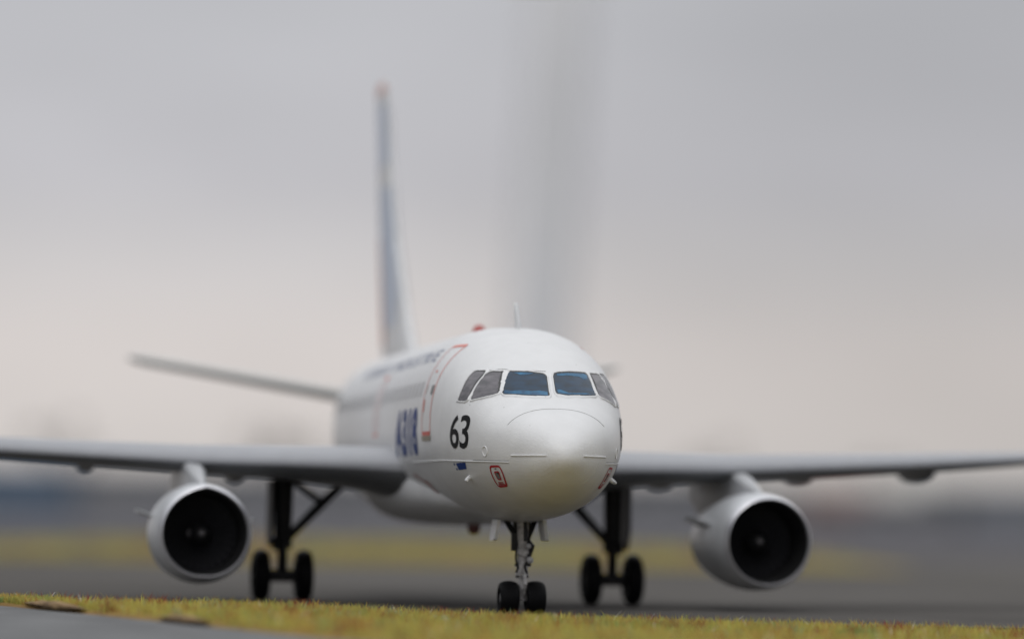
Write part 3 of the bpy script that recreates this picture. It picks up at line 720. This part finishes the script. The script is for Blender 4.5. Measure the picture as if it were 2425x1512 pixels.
def blades_mesh(name, base, h, w, colr, M, lean=.5, extra=None):
    n = len(base); yaw = rng.uniform(0, 2 * math.pi, n); ln = rng.normal(0, lean, (n, 2)) * h[:, None]
    side_ = np.stack([np.cos(yaw), np.sin(yaw), np.zeros(n)], 1) * (w[:, None] / 2)
    m1 = base + np.stack([ln[:, 0] * .3, ln[:, 1] * .3, h * .55], 1); tip = base + np.stack([ln[:, 0], ln[:, 1], h], 1)
    V = np.stack([base - side_, base + side_, m1 - side_ * .8, m1 + side_ * .8, tip], 1).reshape(-1, 3) * S
    idx = np.arange(n) * 5
    q = np.stack([idx, idx + 1, idx + 3, idx + 2], 1); t = np.stack([idx + 2, idx + 3, idx + 4], 1)
    me = bpy.data.meshes.new(name)
    bV, bF, bC = extra
    nb = len(bV)
    allV = np.concatenate([np.asarray(bV) * S, V])
    loops = np.concatenate([np.asarray(bF).ravel(), (q + nb).ravel(), (t + nb).ravel()]).astype(np.int32)
    tot = np.concatenate([np.full(len(bF), 4), np.full(n, 4), np.full(n, 3)]).astype(np.int32)
    st = np.concatenate([[0], np.cumsum(tot)[:-1]]).astype(np.int32)
    me.vertices.add(len(allV)); me.vertices.foreach_set('co', allV.ravel())
    me.loops.add(len(loops)); me.loops.foreach_set('vertex_index', loops)
    me.polygons.add(len(tot)); me.polygons.foreach_set('loop_start', st); me.polygons.foreach_set('loop_total', tot)
    me.update(calc_edges=True)
    ca = me.color_attributes.new('Col', 'FLOAT_COLOR', 'POINT')
    cc = np.concatenate([np.asarray(bC), np.repeat(colr, 5, 0)]); cc = np.concatenate([cc, np.ones((len(cc), 1))], 1)
    ca.data.foreach_set('color', cc.ravel())
    me.materials.append(M); me.validate()
    o = bpy.data.objects.new(name, me); col.objects.link(o); o['kind'] = 'stuff'
    return o
def nzv(x, y, s, o=0): return noise.noise(Vector((x * s, y * s, o)))
PAL = np.array([(.54, .49, .125), (.50, .30, .095), (.31, .41, .14), (.43, .39, .10), (.30, .07, .045), (.28, .40, .26)])
def palette(a, d, n, sc=.9, cell=.26):
    out = np.zeros((n, 3)); cells = {}
    for i in range(n):
        ja, jd = a[i] + .5 * cell * nzv(a[i], d[i], 2 / cell), d[i] * .6 + .5 * cell * nzv(a[i], d[i], 2 / cell, 5.5)
        key = (math.floor(ja / cell), math.floor(jd / cell))
        if key in cells and rng.random() < .72: c = cells[key]
        else:
            k = nzv(a[i], d[i], sc); k2 = nzv(a[i], d[i], sc * 1.7, 9.3)
            w = np.array([.50 + .3 * k, max(.02, .24 + .8 * k2), max(.02, .09 - .6 * k), .13, .06, .03]); w = np.maximum(w, .005); w /= w.sum()
            c = PAL[np.searchsorted(np.cumsum(w), rng.random() * .9999)]
            if key not in cells: cells[key] = c
        out[i] = c * rng.uniform(.8, 1.2)
    return out
GRASS = vcol_mat('flock_grass')
# --- front verge: base sheet + flock fibres
def zbase(a, d): 
    e = (d - near(a)) ; edge = min(1, max(0, e / .5))
    return zg(a) - .02 + edge * (.05 + .03 * nzv(a, d, .8)) + .015 * nzv(a, d, 3.)
na, nd = 220, 40
bV, bF, bC = [], [], []
for i in range(na):
    a = -15.2 + 30.4 * i / (na - 1); d0 = near(a) + .12 * nzv(a, 0, 2.5) + .06 * nzv(a, 3, 9)
    for j in range(nd):
        d = d0 + (76.75 - d0) * j / (nd - 1); e = d - d0
        z = zbase(a, d) + (.035 if e > .05 else 0)
        bV.append(P(a, d, z if j > 0 else zg(a) - .05))
        t = min(1, e / .35); k = .5 + .5 * nzv(a, d, 2.2)
        bC.append(np.array((.36, .22, .09)) * (1 - t) * (.55 + .6 * k) + np.array((.36, .27, .06)) * t)
for i in range(na - 1):
    for j in range(nd - 1):
        bF.append((i * nd + j, (i + 1) * nd + j, (i + 1) * nd + j + 1, i * nd + j + 1))
N1, N2 = 90000, 46000
a = np.concatenate([rng.uniform(-15, 15, N1), rng.uniform(-15, 15, N2)])
nr_ = np.array([near(x) for x in a]); lo = np.concatenate([np.maximum(nr_[:N1] + .1, 72.6), nr_[N1:] + .15])
hi = np.concatenate([np.full(N1, 76.7), np.maximum(np.full(N2, 73.0), nr_[N1:] + .3)])
d = lo + (hi - lo) * rng.random(N1 + N2)
# thin patches near the left edge
keep = np.array([rng.random() < (1 if x > -5.8 else .42 + .5 * nzv(x, y, 1.6)) for x, y in zip(a, d)])
a, d = a[keep], d[keep]; n = len(a)
base = np.array([P(x, y, zbase(x, y)) for x, y in zip(a, d)])
cl = palette(a, d, n)
h = rng.gamma(12, .0152, n) * np.array([.75 + .45 * (.5 + .5 * nzv(x, y, 1.3, 4.)) for x, y in zip(a, d)]) * np.interp(a, [-12, -7, -4, 12], [.62, .8, 1.0, 1.0])
w = rng.uniform(.012, .026, n)
red = (cl[:, 0] < .34) & (cl[:, 1] < .1)
h[red] *= rng.uniform(1.1, 1.7, red.sum()); w[red] *= .8
wh = rng.random(n) < .0022; cl[wh] = (.85, .83, .76); h[wh] *= 1.4
h = np.minimum(h, .33)
o = blades_mesh('grass_verge', base, h, w, cl, GRASS, .38, (bV, bF, bC))
tag(o, 'strip of yellow green flocked grass with red tips in front of the aircraft', 'grass')
# brown lifted edges of the turf mat
def clump(a0, d0, la, lz, seed):
    r2 = random.Random(seed); b = MB(); rows = []
    for t in np.linspace(0, 1, 26):
        k = math.sin(math.pi * t) ** .6; row = []
        ca = a0 + la * (t - .5); cd = near(ca) + d0
        for q in range(12):
            an = 2 * math.pi * q / 12; rr_ = k * (1 + .35 * noise.noise(Vector((t * 9 + seed, q * .8, 0))))
            row.append(P(ca, cd + .28 * rr_ * math.cos(an), zg(ca) + lz * (.5 + .6 * rr_ * math.sin(an) * k)))
        rows.append(row)
    b.grid(rows, True, True, True)
    return b
CL = mat('turf_edge_brown', (.36, .24, .12), rough=.95, var2=(.11, .075, .045), vscale=260, bump=.9, bscale=500, dist=.001)
for i, (px, la, lz, lab) in enumerate(((-8.4, 1.5, .14, 'brown crumbling flap of turf edge at the left of the grass strip'), (-5.6, 1.1, .11, 'dark brown lump of turf edge below the starboard engine'))):
    b = clump(px, .05, la, lz, i * 5 + 2); o = b.build('turf_edge', CL, None, world=True)
    c_ = P(px, near(px), zg(px)) * S
    o.data.transform(Matrix.Translation(-Vector(c_))); o.location = c_
    tag(o, lab, 'turf edge')
# --- rear grass bank
bV, bF, bC = [], [], []
na, nd = 120, 24
def bankz(a, d):
    e = min(1, max(0, (a + 27.0) / 11)) * min(1, max(0, (17.0 - a) / 12)); t = (d - 172) / 30
    return .02 + (.66 + .3 * nzv(a, d, .12)) * e ** .6 * math.sin(math.pi * min(1, max(0, t))) ** .55 * (.35 + .65 * t)
for i in range(na):
    a_ = -28 + 46 * i / (na - 1)
    for j in range(nd):
        d_ = 172 + 30 * j / (nd - 1) + nzv(a_, j, .3) * 1.5
        bV.append(P(a_, d_, bankz(a_, d_) if 0 < j < nd - 1 else -.02)); bC.append((.36, .28, .06))
for i in range(na - 1):
    for j in range(nd - 1): bF.append((i * nd + j, (i + 1) * nd + j, (i + 1) * nd + j + 1, i * nd + j + 1))
n = 30000; a = rng.uniform(-27.5, 17.5, n); d = rng.uniform(172.5, 201, n)
keep = np.array([rng.random() < min(1, (x + 28) / 7) * min(1, max(0, (17.2 - x) / 12)) for x in a]); a, d = a[keep], d[keep]; n = len(a)
base = np.array([P(x, y, bankz(x, y)) for x, y in zip(a, d)])
o = blades_mesh('grass_bank', base, rng.gamma(9, .028, n), rng.uniform(.05, .09, n), palette(a, d, n, .25, 1.2) * .72 + np.array((.075, .07, .06)), GRASS, .45, (bV, bF, bC))
tag(o, 'blurred yellow green grass bank behind the aircraft across the tarmac', 'grass')

# --- tall pale tower far behind the aircraft, beyond the long warehouse, not quite upright
POSTM = mat('tower_pale_grey', (.84, .84, .85), rough=.6, var=.03, vscale=.1)
D_ = 285.0; pb = C0 * S + E1 * ((1258 - 1212) / FPX * D_) + E2 * D_; pb[2] = ZG0 * S
post = empty('tower', tuple(pb)); tag(post, 'tall pale grey tower rising far out of focus behind the aircraft, leaning slightly', 'tower')
tl = math.tan(math.radians(2.7)); b = MB()
b.lathe([(1.0, 2.28), (10, 2.24), (30, 2.18), (56, 2.1), (56.4, 1.8), (56.5, .01)], (0, 0, 0), 'z', 48, cap1=True)
V = [(x + E1[0] * z * tl, y + E1[1] * z * tl, z) for x, y, z in b.V]; mk('shaft', V, b.F, POSTM, post)
b = MB(); b.lathe([(0.001, 3.0), (.9, 3.0), (1.05, 2.7), (1.05, 2.2)], (0, 0, 0), 'z', 32); b.build('base_plate', POSTM, post)

# --- far surroundings, at real sizes 160-260 m away
def F(px, D, z=0.0):
    p = (C0 * S) + E1 * ((px - 1212) / FPX * D) + E2 * D; return np.array([p[0], p[1], ZG0 * S + z])
def building(name, px0, px1, D, wall_h, roof_h, depth, WM, RM, label, cat, win=0, door=True, flat=False):
    A = F(px0, D); B = F(px1, D); L = np.linalg.norm(B - A); e = (B - A) / L; bk = E2
    root = empty(name, tuple(A)); tag(root, label, cat)
    def w(x, y, z): return tuple(e * x + bk * y + np.array([0, 0, z]))
    b = MB(); V = [w(0, 0, 0), w(L, 0, 0), w(L, depth, 0), w(0, depth, 0), w(0, 0, wall_h), w(L, 0, wall_h), w(L, depth, wall_h), w(0, depth, wall_h)]
    b.add(V, [(0, 1, 5, 4), (1, 2, 6, 5), (2, 3, 7, 6), (3, 0, 4, 7), (4, 5, 6, 7)]); b.build('wall', WM, root, smooth=False)
    o_ = .25; b = MB()
    if flat:
        V = [w(-o_, -o_, wall_h + .01), w(L + o_, -o_, wall_h + .01), w(L + o_, depth + o_, wall_h + .01), w(-o_, depth + o_, wall_h + .01)]
        V += [(p[0], p[1], p[2] + roof_h) for p in V]; b.add(V, [(3, 2, 1, 0), (4, 5, 6, 7), (0, 1, 5, 4), (1, 2, 6, 5), (2, 3, 7, 6), (3, 0, 4, 7)])
    else:
        V = [w(-o_, -o_, wall_h + .01), w(L + o_, -o_, wall_h + .01), w(L + o_, depth / 2, wall_h + roof_h), w(-o_, depth / 2, wall_h + roof_h), w(-o_, depth + o_, wall_h + .01), w(L + o_, depth + o_, wall_h + .01)]
        b.add(V, [(0, 1, 2, 3), (3, 2, 5, 4), (0, 3, 4), (1, 5, 2), (0, 4, 5, 1)])
    b.build('roof', RM, root, smooth=False)
    for k in range(win):
        x = L * (k + .7) / (win + .4); b = MB(); V = [w(x - .5, -.03, wall_h * .4), w(x + .5, -.03, wall_h * .4), w(x + .5, -.03, wall_h * .8), w(x - .5, -.03, wall_h * .8), w(x - .5, .05, wall_h * .4), w(x + .5, .05, wall_h * .4), w(x + .5, .05, wall_h * .8), w(x - .5, .05, wall_h * .8)]
        b.add(V, [(0, 1, 2, 3), (0, 4, 5, 1), (1, 5, 6, 2), (2, 6, 7, 3), (3, 7, 4, 0)]); b.build('window', DARKW, root, smooth=False)
    if door:
        x = L * .12; b = MB(); V = [w(x - .5, -.04, 0), w(x + .5, -.04, 0), w(x + .5, -.04, 2.0), w(x - .5, -.04, 2.0), w(x - .5, .05, 0), w(x + .5, .05, 0), w(x + .5, .05, 2.), w(x - .5, .05, 2.)]
        b.add(V, [(0, 1, 2, 3), (1, 5, 6, 2), (2, 6, 7, 3), (3, 7, 4, 0)]); b.build('door', DARKW, root, smooth=False)
    return root
DARKW = mat('dark_glass', (.05, .055, .06), rough=.2)
WALLG = mat('rendered_wall_grey', (.235, .24, .255), rough=.9, var=.25, vscale=.15)
BLUE = mat('blue_sheet_metal', (.085, .14, .215), rough=.5, var=.2, vscale=.3)
BRICK = mat('red_brown_wall', (.32, .25, .235), rough=.9, var=.2, vscale=.4)
TILE = mat('red_brown_tiles', (.24, .15, .135), rough=.8, var=.3, vscale=.5)
CREAM = mat('cream_wall', (.62, .59, .55), rough=.9, var=.1, vscale=.3)
CREAMR = mat('pale_roof', (.55, .53, .50), rough=.8, var=.15, vscale=.3)
SLATE = mat('slate_blue_wall', (.20, .22, .25), rough=.8, var=.2, vscale=.3)
building('warehouse', -420, 1720, 258, 2.75, .25, 18, WALLG, WALLG, 'long low grey warehouse blurred beyond the left wing and fuselage', 'building', 6, True, True)
building('shed', -300, 165, 240, 2.6, .25, 8, BLUE, BLUE, 'blurred blue metal shed at the far left under the wing', 'shed', 0, True, True)
building('hall', 1690, 2300, 262, 2.1, 1.15, 14, CREAM, CREAMR, 'pale cream hall blurred beyond the right engine', 'building', 4)
building('cottage', 1860, 2075, 238, 1.5, .8, 6, BRICK, TILE, 'small red brown house blurred to the right of the right engine', 'house', 2, False)
building('garage', 2230, 2560, 236, 2.0, .3, 7, SLATE, SLATE, 'blue grey flat roofed garage blurred at the far right', 'garage', 0, True, True)
building('outbuilding', 1600, 1900, 236, 1.75, .25, 6, WALLG, SLATE, 'low grey outbuilding blurred behind the right engine', 'building', 1, False, True)
building('store_building', 2040, 2260, 234, 1.25, .25, 6, WALLG, SLATE, 'low grey store between the red brown house and the garage', 'building', 1, False, True)

# bare winter trees
BARK = mat('pale_bark', (.22, .19, .165), rough=.9, var=.3, vscale=2)
def tree(px, D, H, spread, seed, label):
    r2 = random.Random(seed); base = F(px, D); root = empty('bare_tree', tuple(base)); tag(root, label, 'tree', 'bare trees beyond the tarmac')
    tr = MB(); cw = MB()
    tr.tube([(0, 0, 0), (.05, 0, H * .2), (0, .05, H * .45)], [.16, .13, .09], 8)
    def grow(p, dr, L, r, dep):
        q = p + dr * L; cw.tube([p, p + dr * L * .5 + Vector((r2.uniform(-.1, .1) * L, r2.uniform(-.1, .1) * L, 0)), q], [r, r * .8, r * .6], 4)
        if dep == 0: return
        for _ in range(3 if dep > 1 else 4):
            nd_ = (dr + Vector((r2.uniform(-1, 1), r2.uniform(-1, 1), r2.uniform(-.2, .7))) * spread).normalized(); grow(p + dr * L * r2.uniform(.5, 1), nd_, L * .68, r * .6, dep - 1)
    for k in range(5):
        an = k * 1.26 + r2.random(); grow(Vector((0, 0, H * (.22 + .055 * k))), Vector((math.cos(an) * .7, math.sin(an) * .7, .8)).normalized(), H * .27, .06, 4)
    tr.build('trunk', BARK, root); cw.build('crown', BARK, root)
for i, (px, D, H, sp, lab) in enumerate(((150, 262, 6.9, .75, 'bare tree standing beyond the blue shed at the far left'), (620, 264, 6.6, .8, 'bare tree blurred beneath the left tailplane'), (730, 268, 6.3, .8, 'bare tree blurred beside the rear fuselage under the tailplane'), (1690, 266, 5.6, .8, 'bare tree blurred just right of the aircraft nose beyond the hall'), (2090, 275, 5.0, .8, 'bare tree standing behind the pale cream hall'))):
    tree(px, D, H, sp, 11 + i, lab)
